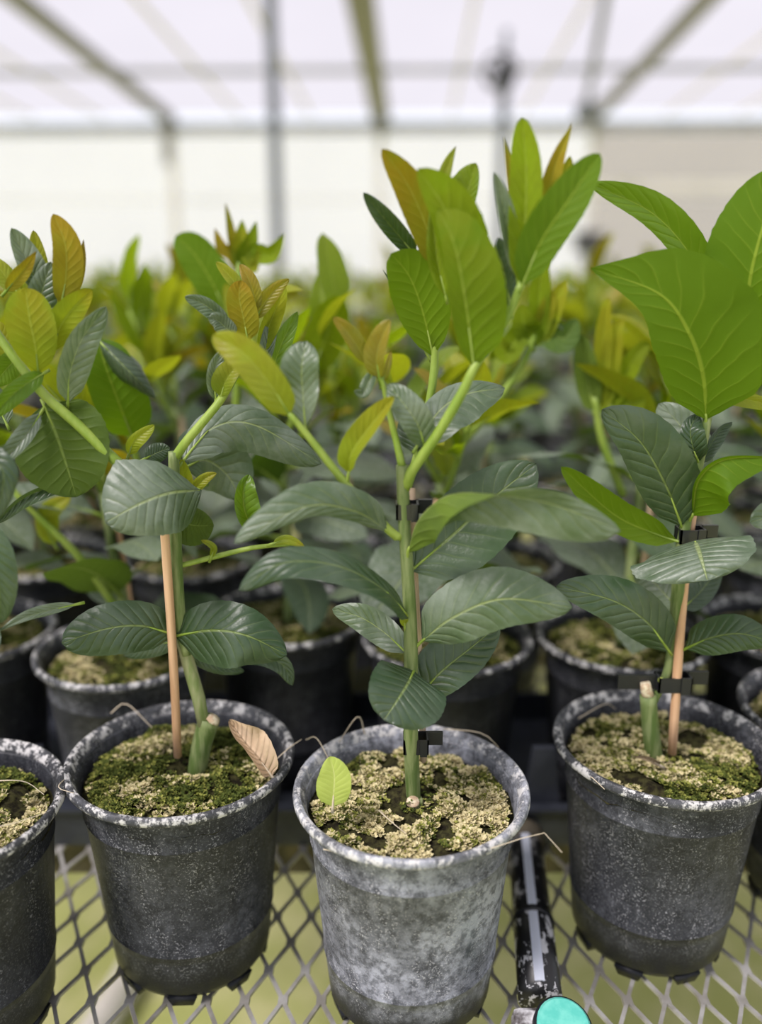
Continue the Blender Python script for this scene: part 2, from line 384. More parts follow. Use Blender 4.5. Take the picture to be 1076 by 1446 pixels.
for (y0, nd_, lab) in bench_spec:
    e = empty('plant_bench', (0, y0, 0), lab, 'bench', 'plant benches')
    for k in range(nd_):
        link('mesh_deck', deck_me, M['steel'], e, ((k-(nd_-1)/2)*2.02, 0, DECK))
    hw = nd_*1.01
    for yy in (.02, .58, .98, 1.345):
        b = MB(); b.box((-hw, yy-.014, DECK-.04), (hw, yy+.014, DECK-.0035)); link('rail', b.mesh('rail'), M['rail'], e)
    for sx_ in (-1, 1):
        b = MB(); b.box((sx_*hw-.02, .02, DECK-.04), (sx_*hw+.02, 1.345, DECK-.0035)); link('side_rail', b.mesh('side_rail'), M['rail'], e)
        for yy in (.1, 1.26):
            b = MB(); b.box((sx_*(hw-.05)-.02, yy-.02, 0), (sx_*(hw-.05)+.02, yy+.02, DECK-.04)); link('leg', b.mesh('leg'), M['rail'], e)

# ------------------------------------------------------------------ leaves
def wprof(t, kind):
    if t <= 0 or t >= 1: return 0.0
    p, k, m = {'oblong': (.92, 2.6, .58), 'lance': (.80, 1.9, .95), 'obov': (1.25, 2.3, .62), 'round': (.95, 2.2, .50), 'point': (.80, 1.9, .80)}.get(kind, (.86, 2.1, .66))
    w = max(0, 1 - abs(2*t**p - 1)**k)**m
    return w*min(1, .45 + t*4.5)
def blade(mb, C, Ls, Ns, wl, wr, al, ar, kind='ovate', curl=0., wave=0., flip=False, ns=5, serr=.012, ph=0., puck=.0):
    n = len(C); base = len(mb.v)
    if mb.uv is None: mb.uv = []
    row = 2*ns + 1; vv = []
    for i in range(n):
        t = i/(n-1); w0 = wprof(t, kind)*(1 + serr*math.sin(i*2.4)) + .012
        for j in range(-ns, ns+1):
            s = abs(j)/ns; left = j < 0
            w = lerpl(wl if left else wr, t)*w0; a = R(lerpl(al if left else ar, t))
            L = Ls[i] if left else -Ls[i]
            d = L*math.cos(a) + Ns[i]*math.sin(a); nn = Ns[i]*math.cos(a) - L*math.sin(a)
            off = d*(s*w) + nn*(lerpl(curl, t)*s*s*w) + Ns[i]*(wave*w*s*s*math.sin(2*math.pi*(2.3*t) + ph + (1.3 if left else 0)))
            if puck: off += Ns[i]*puck*(1-abs(2*(((t-.2*s)*10) % 1)-1)**2)*s*(1-s)*3
            vv.append(C[i] + off); mb.uv.append((.5 + .5*j/ns, t))
    ff = []
    for i in range(n-1):
        for j in range(row-1):
            q = (i*row+j, i*row+j+1, (i+1)*row+j+1, (i+1)*row+j)
            ff.append(q[::-1] if flip else q)
    mb.add(vv, ff, 0)
def leaf_tube(mb, pts, rad, n=6):
    k0 = len(mb.v); mb.tube(pts, rad, n, mi=1)
    if mb.uv is None: mb.uv = []
    mb.uv += [(.5, .5)]*(len(mb.v)-k0)

def hero_leaf(plant, Y0, pts, wl, wr, mat, al=12, ar=12, top=True, kind='ovate', curl=0., wave=.06, pet=None, nt=34, name='leaf', puck=.0006, label=None, parent=None):
    """pts: (px, py, dy) from base to tip; half widths in pixels; edge angles lift the margins towards the viewer"""
    W = [at(x, y, Y0+dy) for (x, y, dy) in pts]
    C = spline(W, nt); Ls = []; Ns = []
    for i, p in enumerate(C):
        T = (C[min(i+1, nt-1)] - C[max(i-1, 0)]).normalized(); V = (p - CAM).normalized()
        L = T.cross(V).normalized(); Ls.append(L); Ns.append(T.cross(L).normalized())
    sc = mpp(W[0].lerp(W[-1], .5))
    wl_ = [x*sc for x in wl] if isinstance(wl, (list, tuple)) else wl*sc
    wr_ = [x*sc for x in wr] if isinstance(wr, (list, tuple)) else wr*sc
    mb = MB(); blade(mb, C, Ls, Ns, wl_, wr_, al, ar, kind, curl, wave, flip=not top, ns=6, ph=random.random()*6, puck=puck)
    org = plant.location
    if pet:
        P = [at(x, y, Y0+dy) for (x, y, dy) in pet] + [C[0], C[1]]
        leaf_tube(mb, spline(P, 6), [3.2*sc, 3.0*sc, 2.8*sc, 2.6*sc, 2.4*sc, 1.6*sc])
    else:
        leaf_tube(mb, [C[0]-(C[2]-C[0]).normalized()*.004, C[0], C[3], C[8]], [2.6*sc, 2.4*sc, 1.8*sc, .8*sc], 5)
    me = mb.mesh(name, True, org)
    o = link(name, me, [M[mat], M['straw'] if mat in ('dry', 'pale') else M['shoot']], plant if parent is None else parent)
    if label: o['label'] = label
    return o
def hero_tube(plant, Y0, pts, rpx, mat, name, n=10, steps=18):
    W = [at(x, y, Y0+dy) for (x, y, dy) in pts]; C = spline(W, steps)
    sc = mpp(W[len(W)//2]); mb = MB()
    mb.tube(C, [lerpl(rpx, i/(steps-1))*sc for i in range(steps)], n)
    return link(name, mb.mesh(name, True, plant.location), M[mat], plant)
def clip(plant, Y0, px, py, w, h, tail=1, dy=0):
    """small plastic grafting clip: a band round stem and stake with a finger tab"""
    c = at(px, py, Y0+dy); s = mpp(c); W, H = w*s, h*s; mb = MB(); D = .0062; t = .0012
    x0, x1 = -W*.42, W*.42
    for (a, q) in (((x0,-D,-H/2), (x1,-D+t,H/2)), ((x0,D-t,-H/2), (x1,D,H/2)), ((x0,-D,-H/2), (x0+t,D,H/2)), ((x1-t,-D,-H/2), (x1,D,H/2))): mb.box(a, q)
    mb.box((tail*W*.25-W*.12, -D-.0012, -H*.58), (tail*W*.25+W*.12, -D, H*.58))
    mb.box((x1 if tail > 0 else x0-W*.5, D-.004, -H*.3), (x1+W*.5 if tail > 0 else x0, D-.0015, H*.6))
    o = link('clip', mb.mesh('clip'), M['clip'], plant); o.location = c - plant.location
    return o

# ------------------------------------------------------------------ pots
PR, PH = .075, .159                                # rim radius, height
def pot_mesh(seed=0):
    rr = random.Random(seed); mb = MB(); ph1, ph2 = rr.random()*6, rr.random()*6
    wob = lambda a, z: .010*math.sin(2*a+ph1)*(z/PH) + .004*math.sin(3*a+ph2)
    prof = [(0,0.0040),(.046,0.0040),(.050,0.0060),(.0537,0.0120),(.0547,0.0220),(.0560,0.0352),(.0566,0.0420),(.0573,0.0424),(.0573,0.0434),(.0568,0.0440),(.0641,0.1258),(.0650,0.1268),(.0651,0.1278),(.0646,0.1286),(.0667,0.1505),(.0674,0.1518),
            (.0735,0.1526),(.0747,0.1536),(.0750,0.1552),(.0746,0.1574),(.0736,0.1586),(.0726,0.1588),(.0718,0.1580),(.0709,0.1582),(.0700,0.1574),(.0690,0.1550),(.0665,0.1500),(.0640,0.1260),(.062,0.1080),(0,0.1080)]
    mb.lathe(prof, 64, 0, wob)
    for k in range(8):                             # moulded feet between the drain slots
        a = 2*math.pi*k/8 + .2
        for q in range(1):
            c, s = math.cos(a), math.sin(a); ta = Vector((-s, c, 0)); ra = Vector((c, s, 0)); p = ra*.0475
            vv = []
            for z, g in ((0, .8), (.0075, 1.15)):
                for (u, v) in ((-1,-1),(1,-1),(1,1),(-1,1)): vv.append(p + ta*(.0085*g*u) + ra*(.0042*g*v) + Vector((0,0,z)))
            mb.add(vv, [(3,2,1,0),(4,5,6,7),(0,1,5,4),(1,2,6,5),(2,3,7,6),(3,0,4,7)])
    return mb.mesh('pot', True)
pot_meshes = {k: pot_mesh(i) for i, k in enumerate(('pot', 'pot_grey', 'pot_dark'))}
SOIL = .146
def soil_mesh(seed):
    mb = MB(); nr, na = 14, 48; vv = [(0, 0, SOIL)]; ff = []
    for i in range(1, nr+1):
        for j in range(na):
            r = .0655*i/nr; a = 2*math.pi*j/na; x, y = r*math.cos(a), r*math.sin(a)
            vv.append((x, y, SOIL + .005*noise.noise(Vector((x*60, y*60, seed*3.1))) + .003*noise.noise(Vector((x*160, y*160, seed))) - .006*(i/nr)**4))
    for j in range(na): ff.append((0, 1+j, 1+(j+1) % na))
    for i in range(nr-1):
        for j in range(na):
            a, c = 1+i*na, 1+(i+1)*na; ff.append((a+j, c+j, c+(j+1) % na, a+(j+1) % na))
    mb.add(vv, ff); return mb.mesh('soil', True)
def moss_mesh(seed, tan, n=3000, hole=.012, size=1.0, cut=-.36):
    """tufts of moss: little upright flakes, in patches of green, olive and dry tan"""
    rr = random.Random(seed); mb = MB()
    for _ in range(n):
        r = .0615*math.sqrt(rr.random()); a = rr.random()*2*math.pi; x, y = r*math.cos(a), r*math.sin(a)
        g = noise.noise(Vector((x*70, y*70, seed*1.7))); p = noise.noise(Vector((x*38, y*38, seed*5.3+9)))
        if g < cut or (r < hole and rr.random() < .85): continue
        z = SOIL + .005*noise.noise(Vector((x*60, y*60, seed*3.1))) + .003*noise.noise(Vector((x*160, y*160, seed))) - .006*(r/.0672)**4
        u = rr.random()*1.15 + p*.95 + tan
        mi = 2 if u > .95 else (1 if u > .45 else 0)
        k = rr.randint(3, 5); s = size*rr.uniform(.0010, .0027)*(1.25 if mi == 2 else 1)
        a0 = rr.random()*6.3; z += .0015 + .003*max(0, g)
        for q in range(k):
            b_ = a0 + q*6.283/k; t = rr.uniform(.1, 1.0)
            d = Vector((math.cos(b_)*math.cos(t), math.sin(b_)*math.cos(t), math.sin(t)))*s; w = Vector((-math.sin(b_), math.cos(b_), rr.uniform(-.4, .4)))*s*.42
            c = Vector((x, y, z))
            mb.add([c-w*.5, c+d*.6-w, c+d, c+d*.6+w], [(0,1,2,3)], mi)
    return mb.mesh('moss')
MOSS_M = [M['moss_g'], M['moss_o'], M['moss_t']]
soil_me = [soil_mesh(i) for i in range(3)]
moss_me = [moss_mesh(0, -.12, 7500), moss_mesh(1, .20, 8500, .019, cut=-.26), moss_mesh(2, .02, 7500), moss_mesh(0, .0, 2600, size=1.25)]
def straw(parent, pts, r=.0005):
    mb = MB(); mb.tube(spline(pts, 10), [r*(1-.06*i) for i in range(10)], 4)
    return link('dry_root', mb.mesh('dry_root'), M['straw'], parent)
def potted(x, y, label, group, kind='pot', soil=0, moss=0, z=DECK, rot=None, name='potted_citrus', cat='potted plant'):
    e = empty(name, (x, y, z), label, cat, group)
    a = random.random()*6.28 if rot is None else rot
    o = link('pot', pot_meshes[kind], M[kind], e); o.rotation_euler.z = a
    s = link('soil', soil_me[soil], M['soil'], e); s.rotation_euler.z = a
    m = link('moss', moss_me[moss], MOSS_M, s); m['kind'] = 'stuff'
    return e

FRONT = 'front row of potted citrus'
# ---- centre plant
Yc = .480; C_ = potted(.0188, Yc, 'young citrus in chalky grey pot at centre, pale fallen leaf on its moss', FRONT, 'pot_grey', 1, 1, rot=1.0)
hero_tube(C_, Yc, [(589,1165,0),(587,1145,0),(583,1131,0)], [15,15,14], 'bark', 'rootstock', 12, 8)
hero_tube(C_, Yc, [(583,1133,-.004),(583,1131,-.0045)], [10,9], 'cut', 'cut_face', 10, 3)
hero_tube(C_, Yc, [(585,1145,.004),(582,1090,.003),(580,1030,0),(580,900,0),(575,800,0),(571,740,0),(568,657,0)], [11,11,10.5,10,9,8.5,8.5], 'stem', 'stem', 12, 40)
hero_tube(C_, Yc, [(598,1075,.012),(594,960,.012),(588,850,.011),(584,760,.010),(582,690,.010)], [5,5,4.5,4.5,4.5], 'dark_stake', 'stake', 6, 8)
clip(C_, Yc, 587, 1049, 42, 22, 1, .004); clip(C_, Yc, 575, 720, 38, 22, 1, .003)
hero_tube(C_, Yc, [(567,757,0),(553,752,-.002),(490,685,-.008),(440,622,-.012),(408,583,-.014)], [7,6.5,6,5.5,4.5], 'shoot', 'branch', 9, 20)
hero_tube(C_, Yc, [(572,690,0),(580,668,-.003),(620,610,-.008),(655,550,-.010),(668,522,-.010),(695,480,-.004),(718,445,0),(737,398,0)], [8,8,7.5,7.5,6.5,6,6,5.5], 'shoot', 'branch', 9, 26)
hero_tube(C_, Yc, [(568,660,0),(560,625,.004),(549,580,.006),(540,540,.006),(528,522,.006)], [6,5,4.5,4,3.5], 'shoot', 'branch', 8, 14)
hero_tube(C_, Yc, [(572,700,.01),(590,640,.03),(608,560,.04),(614,505,.045),(612,470,.045)], [6,6,6,6,5], 'shoot', 'branch', 8, 14)
hl = lambda *a, **k: hero_leaf(C_, Yc, *a, **k)
# left branch
hl([(409,587,-.014),(385,548,-.02),(345,500,-.022),(300,474,-.018)], 26, 26, 'young', 10, 25, True, 'oblong', wave=.03)
hl([(431,604,-.010),(428,560,-.006),(426,520,-.004),(432,482,.004)], 30, 27, 'dusty', 8, 30, True, 'obov', wave=.2)
hl([(492,668,-.010),(497,640,-.014),(525,600,-.014),(557,560,-.010)], 22, 16, 'young', 5, 50, False, 'ovate', pet=[(490,688,-.008)])
# middle sprout
hl([(518,514,.006),(505,490,.004),(490,468,.002),(470,448,.0)], 11, 14, 'bronze', 15, 15, True, 'ovate', pet=[(528,524,.006)])
hl([(536,535,.005),(532,505,.002),(540,475,.0),(551,451,.0)], 19, 14, 'bronze', 5, 40, True, 'ovate')
hl([(540,540,.008),(546,520,.008),(552,495,.01)], 4, 6, 'bronze', 10, 10)
hl([(600,632,-.002),(590,600,-.006),(570,570,-.006),(548,543,.002)], 22, 24, 'dusty', 20, 10, True)
hl([(588,640,.008),(590,600,.012),(600,570,.02)], 30, 14, 'mature', -20, 20, True)
hl([(588,632,.006),(620,580,.02),(660,556,.03),(713,548,.032)], 26, 46, 'dusty', -35, 25, True, wave=.1)
hl([(528,524,.006),(520,540,.004),(512,555,.002),(500,552,0)], 10, 10, 'dusty', 20, 20)
# upper left cluster, seen from below
hl([(669,518,-.010),(656,420,-.014),(641,345,-.012),(618,297,-.004)], 24, 58, 'lime', 25, 8, False, 'ovate', wave=.04)
hl([(612,505,.045),(597,440,.04),(578,390,.035),(552,358,.03)], 36, 42, 'fresh', 10, 10, False, 'obov', wave=.04)
hl([(606,505,.05),(575,450,.055),(552,400,.06),(540,380,.06)], 8, 8, 'dusty', 60, 60, True, 'lance')
hl([(588,362,.045),(565,335,.04),(540,305,.035),(513,272,.03)], 14, 17, 'mature', 10, 30, True, 'ovate')
hl([(618,380,.03),(602,320,.025),(575,260,.02),(539,210,.015)], 24, 26, 'bronze', 10, 20, False, 'ovate', wave=.03)
hl([(655,440,.01),(650,370,.004),(630,300,.0),(590,238,.0)], 26, 46, 'lime', 15, 10, False, 'ovate', wave=.04)
hl([(630,420,.02),(618,370,.02),(612,320,.02),(608,290,.02)], 16, 16, 'lime', 30, 30, True, 'lance')
hl([(622,285,.03),(626,255,.03),(634,228,.03),(644,206,.03)], 10, 9, 'young', 20, 20, True, 'lance')
hl([(650,330,.035),(655,290,.035),(665,255,.035),(672,230,.035)], 30, 16, 'lime', 10, 25, True, 'ovate')
hl([(668,520,.0),(690,450,.02),(700,390,.03),(705,335,.03)], 12, 22, 'mature', 20, 10, True)
# upper right cluster
hl([(735,402,.0),(741,330,.004),(743,240,.008),(737,166,.012)], 25, 25, 'lime', 18, 25, False, 'oblong', wave=.04)
hl([(737,404,-.002),(765,340,-.006),(805,280,-.006),(847,217,.004)], 34, 30, 'fresh', 20, 15, False, 'ovate', wave=.04)
hl([(748,380,.01),(768,300,.014),(785,230,.016),(808,174,.018)], 15, 17, 'bronze', 25, 25, False, 'lance')
hl([(730,395,.008),(720,340,.008),(710,290,.006),(698,243,.004)], 13, 16, 'dusty', 40, 20, True, 'ovate')
hl([(738,380,.014),(730,300,.018),(720,240,.02),(711,192,.02)], 9, 12, 'bronze', 20, 20, True, 'lance')
hl([(752,380,.014),(775,310,.02),(792,260,.022),(805,220,.022)], 12, 22, 'young', 20, 20, False, 'ovate')
hl([(722,440,.006),(716,400,.01),(710,370,.01),(704,335,.01)], 15, 15, 'mature', 20, 20, True)
# mature leaves
hl([(548,750,-.004),(500,722,-.02),(430,716,-.03),(330,768,-.034)], 16, 33, 'dusty', -15, -5, True, 'ovate', wave=.04, pet=[(566,755,0)])
hl([(577,872,-.002),(545,835,-.018),(480,800,-.03),(400,795,-.038),(337,834,-.04)], [42,34,28,30], [20,22,26,36], 'mature', [70,60,20,5], [-60,-50,-30,-25], True, 'ovate', wave=.04)
hl([(574,922,.004),(545,895,.014),(510,872,.02),(469,860,.024)], 22, 22, 'dusty', 10, 10, True, wave=.15)
hl([(584,948,-.004),(575,966,-.020),(560,990,-.032),(542,1017,-.038)], 62, 50, 'mature', 4, 14, True, 'round', curl=-.1, wave=.05)
hl([(580,806,.002),(640,755,.012),(700,700,.02),(757,655,.024)], 50, 62, 'mature', 5, 12, True, 'ovate', wave=.04)
hl([(576,780,-.004),(590,735,-.014),(630,700,-.026),(690,697,-.036),(780,712,-.042),(876,750,-.044)], [60,44,34,28,24,20], [40,40,40,46,54,58], 'dusty', [162,158,148,70,20,0], [-12,-12,-12,-12], True, 'oblong', curl=0, wave=.01, pet=[(574,800,0)])
hl([(596,905,-.002),(640,872,-.014),(710,846,-.022),(808,858,-.024)], 48, 42, 'dusty', -12, -10, True, 'ovate', wave=.05, pet=[(582,918,0)])
hl([(590,985,.002),(622,950,.006),(665,915,.01),(705,882,.012)], 42, 34, 'mature', 10, 5, True, 'ovate', wave=.05)
hl([(572,885,-.002),(570,872,-.004),(571,862,-.005)], 6, 6, 'young', 10, 10)
for (pts) in ([(-.052,-.05,0.1480),(-.01,-.068,0.1530),(.03,-.064,0.1550),(.075,-.052,0.1605),(.082,-.066,0.1580)], [(-.07,.05,0.1600),(-.062,.04,0.1670),(-.052,.03,0.1540)], [(-.03,.062,0.1570),(-.035,.058,0.1730),(-.05,.05,0.1540)], [(.02,.07,0.1570),(.05,.058,0.1605),(.062,.05,0.1540)], [(-.02,-.02,0.1530),(-.012,-.035,0.1550),(-.004,-.04,0.1510)]):
    straw(C_, pts)

# ---- left plant
Yl = .516; L_ = potted(-.1335, Yl, 'young citrus in black pot with curled brown leaf on its soil, left of centre', FRONT, 'pot', 0, 0, rot=2.2)
hero_tube(L_, Yl, [(278,1095,0),(284,1055,0),(296,1014,0)], [14,14,15], 'stem', 'rootstock', 12, 10)
hero_tube(L_, Yl, [(300,1017,-.002),(303,1013,-.002)], [11,8], 'cut', 'cut_face', 10, 3)
hero_tube(L_, Yl, [(288,1025,-.002),(284,1000,-.002),(272,955,0),(262,925,0),(254,880,0),(249,800,0),(247,720,0),(245,640,0)], [9,10,9.5,8,9,8.5,8,7], 'bark', 'stem', 12, 10)
hero_tube(L_, Yl, [(264,925,-.003),(254,880,-.001),(249,800,-.001),(247,720,-.001),(245,638,-.001)], [7,9.5,9,8.5,7.5], 'stem', 'stem', 12, 30)
hero_tube(L_, Yl, [(251,1068,.0),(246,960,-.006),(240,860,-.008),(233,760,-.010),(228,680,-.010)], [6.5,6.5,6.5,6.5,6], 'stake', 'stake', 6, 8)
clip(L_, Yl, 245, 690, 24, 24, 1, .002)
hl = lambda *a, **k: hero_leaf(L_, Yl, *a, **k)
hero_tube(L_, Yl, [(246,720,0),(210,690,-.008),(168,655,-.014),(110,600,-.014),(62,557,-.012),(20,505,-.006),(-15,455,0)], [8,8,8,7.5,7,6.5,6], 'shoot', 'branch', 9, 24)
hero_tube(L_, Yl, [(62,557,-.012),(48,540,-.012),(52,527,-.014)], [5,4,3], 'shoot', 'branch', 7, 6)
hero_tube(L_, Yl, [(245,650,0),(262,625,-.002),(290,592,0),(316,558,.004),(345,500,.012),(355,440,.016)], [7,6.5,6,6,5,4], 'shoot', 'branch', 9, 20)
hero_tube(L_, Yl, [(250,800,0),(300,787,.002),(360,773,.004),(418,768,.006)], [4,4,3.5,2.5], 'shoot', 'branch', 7, 12)
# low leaves
hl([(245,896,-.004),(200,884,-.016),(150,888,-.024),(87,908,-.026)], 38, 36, 'mature', -8, -12, True, 'oblong', wave=.04)
hl([(250,905,.004),(215,912,.010),(175,925,.014)], 16, 20, 'mature', 0, 0, True)
hl([(247,898,-.004),(300,890,-.018),(350,898,-.026),(405,925,-.024)], 42, 52, 'mature', -10, -12, True, 'ovate', curl=[0,0,-.2], wave=.06)
hl([(330,930,.0),(370,925,.004),(400,940,.004),(413,968,.002)], 14, 16, 'mature', 20, 20, True)
hl([(262,915,.006),(300,935,.012),(345,948,.014)], 10, 14, 'mature', 0, 0, True)
hl([(284,692,-.010),(240,696,-.028),(195,713,-.040),(149,738,-.042)], [66,58,50,46], [10,52,78,66], 'dusty', [4,0,-4], [-20,-20,-16], True, 'round', curl=-.06, wave=.04, pet=[(248,684,-.002)], puck=.0011)
hl([(250,735,.006),(275,742,.012),(302,742,.016)], 26, 30, 'mature', -10, -10, False)
hl([(182,642,-.002),(188,625,-.004),(202,612,-.004),(218,600,-.002)], 9, 13, 'young', 20, 20, True)
hl([(205,648,.01),(220,640,.014),(240,632,.016)], 14, 14, 'mature', 0, 0, True)
hl([(262,705,.004),(262,685,.002),(258,665,.002),(256,648,.004)], 8, 12, 'young', 20, 20, False)
hl([(268,697,.004),(280,684,.0),(292,674,.0),(306,668,.0)], 9, 9, 'young', 20, 20, True)
hl([(358,752,.004),(345,720,.0),(344,690,.0),(352,670,.004)], 16, 26, 'fresh', 40, 30, True, wave=.15)
hl([(346,752,-.002),(355,742,-.004),(366,735,-.004),(376,724,-.002)], 8, 9, 'young', 20, 20, True)
hl([(298,787,.0),(302,775,-.002),(296,768,-.002),(284,763,0)], 5, 5, 'young', 20, 20, True)
hl([(385,768,.004),(405,762,.004),(430,772,.004)], 7, 7, 'young', 10, 10, True)
# right-hand shoot
hl([(312,560,.002),(318,540,.0),(330,522,.0),(344,508,.002)], 20, 15, 'young', 10, 40, True)
hl([(305,565,.004),(302,540,.004),(304,518,.004),(312,495,.004)], 12, 14, 'dusty', 30, 10, True)
hl([(350,482,.012),(344,450,.01),(338,420,.01),(340,396,.012)], 20, 22, 'bronze', 15, 15, False, 'oblong')
hl([(342,420,.014),(332,400,.014),(320,385,.014),(305,370,.014)], 9, 11, 'young', 20, 20, True)
hl([(362,440,.016),(358,415,.016),(350,392,.016),(339,373,.018)], 11, 12, 'bronze', 25, 10, True)
hl([(322,458,.01),(305,442,.008),(285,428,.006),(261,419,.004)], 14, 12, 'dusty', 20, 20, True)
hl([(332,475,.008),(318,462,.006),(306,452,.004),(294,450,.002)], 14, 14, 'dusty', 20, 20, True, 'oblong')
hl([(360,452,.016),(372,430,.018),(388,410,.018),(408,394,.018)], 11, 12, 'bronze', 20, 20, True)
hl([(366,500,.02),(378,465,.022),(392,430,.022),(402,402,.024)], 12, 15, 'young', 20, 20, False)
hl([(362,540,.018),(376,500,.02),(385,460,.024),(393,430,.026)], 14, 10, 'dusty', 30, 30, True)
hl([(370,560,.02),(385,520,.022),(400,480,.024),(420,440,.028)], 14, 16, 'fresh', 20, 20, True)
hl([(258,652,.004),(300,604,.02),(360,600,.03),(454,655,.034)], 28, 42, 'dusty', -30, -10, True, 'ovate', wave=.05, puck=.0012)
hl([(262,660,.02),(290,650,.04),(320,670,.05),(340,705,.05)], 50, 40, 'dusty', -10, 0, True, 'ovate', wave=.06)
# upper-left shoot
hl([(54,528,-.012),(50,490,-.016),(42,450,-.016),(36,406,-.012)], 33, 33, 'young', 8, 12, False, 'obov', wave=.04)
hl([(86,432,.0),(93,390,.0),(92,345,.0),(75,302,.004)], 19, 23, 'bronze', 15, 10, False, 'ovate')
hl([(95,430,.004),(108,400,.006),(115,370,.006),(118,338,.008)], 8, 10, 'bronze', 20, 40, True, 'lance')
hl([(70,428,.01),(50,392,.008),(32,355,.006),(16,322,.004)], 16, 22, 'dusty', 20, 15, True, 'ovate')
hl([(64,420,.014),(58,390,.014),(52,360,.014),(47,325,.014)], 12, 14, 'young', 20, 20, True)
hl([(8,412,.0),(22,395,-.002),(36,378,-.002),(51,355,.0)], 11, 12, 'bronze', 20, 20, False, 'lance')
hl([(30,420,.01),(15,400,.01),(0,380,.01),(-15,362,.01)], 14, 14, 'young', 10, 10, True)
hl([(62,470,-.002),(54,445,.0),(60,410,.0),(72,370,.004)], 20, 22, 'dusty', 10, 10, True)
hl([(76,495,-.006),(85,462,-.008),(104,435,-.008),(130,409,-.006)], 22, 20, 'young', 20, 15, False, 'ovate')
hl([(96,568,-.010),(98,530,-.014),(115,480,-.014),(150,433,-.010)], 20, 26, 'dusty', 30, 5, True, 'ovate')
hl([(62,572,-.004),(78,610,-.010),(95,660,-.016),(108,702,-.018)], 74, 62, 'mature', 28, -5, False, 'ovate', wave=.04, label='broad drooping leaf seen from its green underside')
hl([(58,583,-.008),(40,610,-.02),(15,640,-.028),(-15,665,-.03)], 12, 16, 'dusty', 30, 20, True, 'lance')
hl([(62,527,-.012),(40,540,-.02),(15,560,-.024),(-12,590,-.024)], 16, 14, 'fresh', 20, 20, True, 'ovate')
hl([(30,500,.0),(10,520,.004),(-10,545,.006)], 18, 18, 'fresh', 10, 10, True)
hl([(106,683,.0),(70,688,-.008),(30,706,-.014),(-8,740,-.016)], 14, 9, 'mature', 20, 60, True, 'ovate')
hl([(30,520,.01),(8,490,.01),(-10,450,.01)], 18, 18, 'young', 10, 10, True)
hl([(10,600,.0),(-5,570,.004),(-15,540,.006)], 16, 18, 'dusty', 10, 10, True)
for (pts) in ([(-.062,.05,0.1600),(-.052,.055,0.1650),(-.03,.04,0.1540)], [(.062,-.01,0.1570),(.072,.0,0.1620),(.08,.006,0.1650)], [(-.068,-.02,0.1550),(-.066,-.045,0.1620),(-.055,-.05,0.1610)]):
    straw(L_, pts)

# ---- right plant
Yr = .533; R_ = potted(.195, Yr, 'young citrus in black pot with one huge leaf overhead, right of centre', FRONT, 'pot', 2, 2, rot=4.0)
hero_tube(R_, Yr, [(925,1082,0),(919,1030,0),(915,982,0)], [12.5,12.5,11.5], 'stem', 'rootstock', 12, 10)
hero_tube(R_, Yr, [(915,984,0),(912,970,0),(911,964,0)], [8.5,8.5,7], 'cut', 'cut_face', 10, 4)
hero_tube(R_, Yr, [(918,1000,.002),(930,975,.004),(944,945,.004),(953,880,.004),(960,800,.002),(968,740,0),(985,665,-.002),(999,590,-.002),(1006,540,.004)], [6,7,8,9.5,9,7.5,6.5,6,5], 'stem', 'stem', 12, 34)
hero_tube(R_, Yr, [(949,1064,-.002),(960,900,.0),(970,790,.006),(983,690,.008)], [7,7,6.5,6], 'stake', 'stake', 6, 8)
clip(R_, Yr, 950, 963, 56, 22, 1, .002); clip(R_, Yr, 975, 755, 44, 20, 1, .002)
b = MB(); c0 = at(905, 962, Yr+.004); b.box((-.016,-.002,-.005), (.012,.001,.005)); link('clip', b.mesh('clip'), M['clip'], R_, c0 - R_.location)
hl = lambda *a, **k: hero_leaf(R_, Yr, *a, **k)
hl([(997,592,-.004),(992,530,-.014),(972,470,-.022),(930,415,-.024),(834,379,-.016)], [58,56,50,36,18], [92,96,96,70,26], 'fresh', 10, 5, False, 'ovate', wave=.03, pet=[(996,612,-.002)], label='huge bright green leaf seen from below')
hl([(1000,420,.01),(975,360,.012),(920,300,.012),(832,259,.012)], 20, 30, 'fresh', 15, 20, True, 'ovate', wave=.05)
hl([(1052,470,.0),(1060,390,-.006),(1080,310,-.006),(1100,235,.0)], 66, 60, 'fresh', 10, 10, False, 'ovate', wave=.03)
hl([(962,742,-.002),(942,690,-.012),(905,625,-.018),(850,578,-.018)], 36, 50, 'mature', 5, 0, True, 'ovate', wave=.06, puck=.0012)
hl([(965,700,.008),(975,640,.016),(960,600,.03),(930,570,.04)], 40, 30, 'dusty', 10, 0, True, 'ovate', wave=.06)
hl([(986,652,-.004),(978,630,-.008),(975,605,-.006),(985,585,.002)], 14, 20, 'mature', 10, 10, True)
hl([(990,655,.004),(1005,625,.008),(1020,605,.010),(1034,596,.01)], 6, 14, 'mature', 20, 20, True)
hl([(978,728,-.006),(985,680,-.018),(1020,650,-.028),(1095,645,-.03)], [6,6,8,6], [62,56,46,34], 'fresh', [60,60,60], [25,20,10], False, 'ovate', wave=.03, pet=[(970,740,0)])
hl([(956,764,.0),(920,752,.01),(865,725,.018),(792,659,.022)], 22, 28, 'fresh', 10, 30, False, 'ovate', wave=.05, label='leaf turned to its dark green underside')
hl([(982,764,-.012),(987,778,-.028),(993,798,-.040),(999,820,-.046)], 72, 94, 'dusty', 2, 8, True, 'round', curl=-.12, wave=.05, pet=[(962,800,0)])
hl([(945,920,-.002),(915,880,-.010),(865,848,-.016),(785,828,-.016)], 32, 36, 'mature', 0, -6, True, 'ovate', wave=.05)
hl([(968,916,-.002),(1000,902,-.010),(1045,895,-.016),(1095,908,-.018)], 30, 26, 'mature', -20, -10, True, 'ovate', wave=.05)
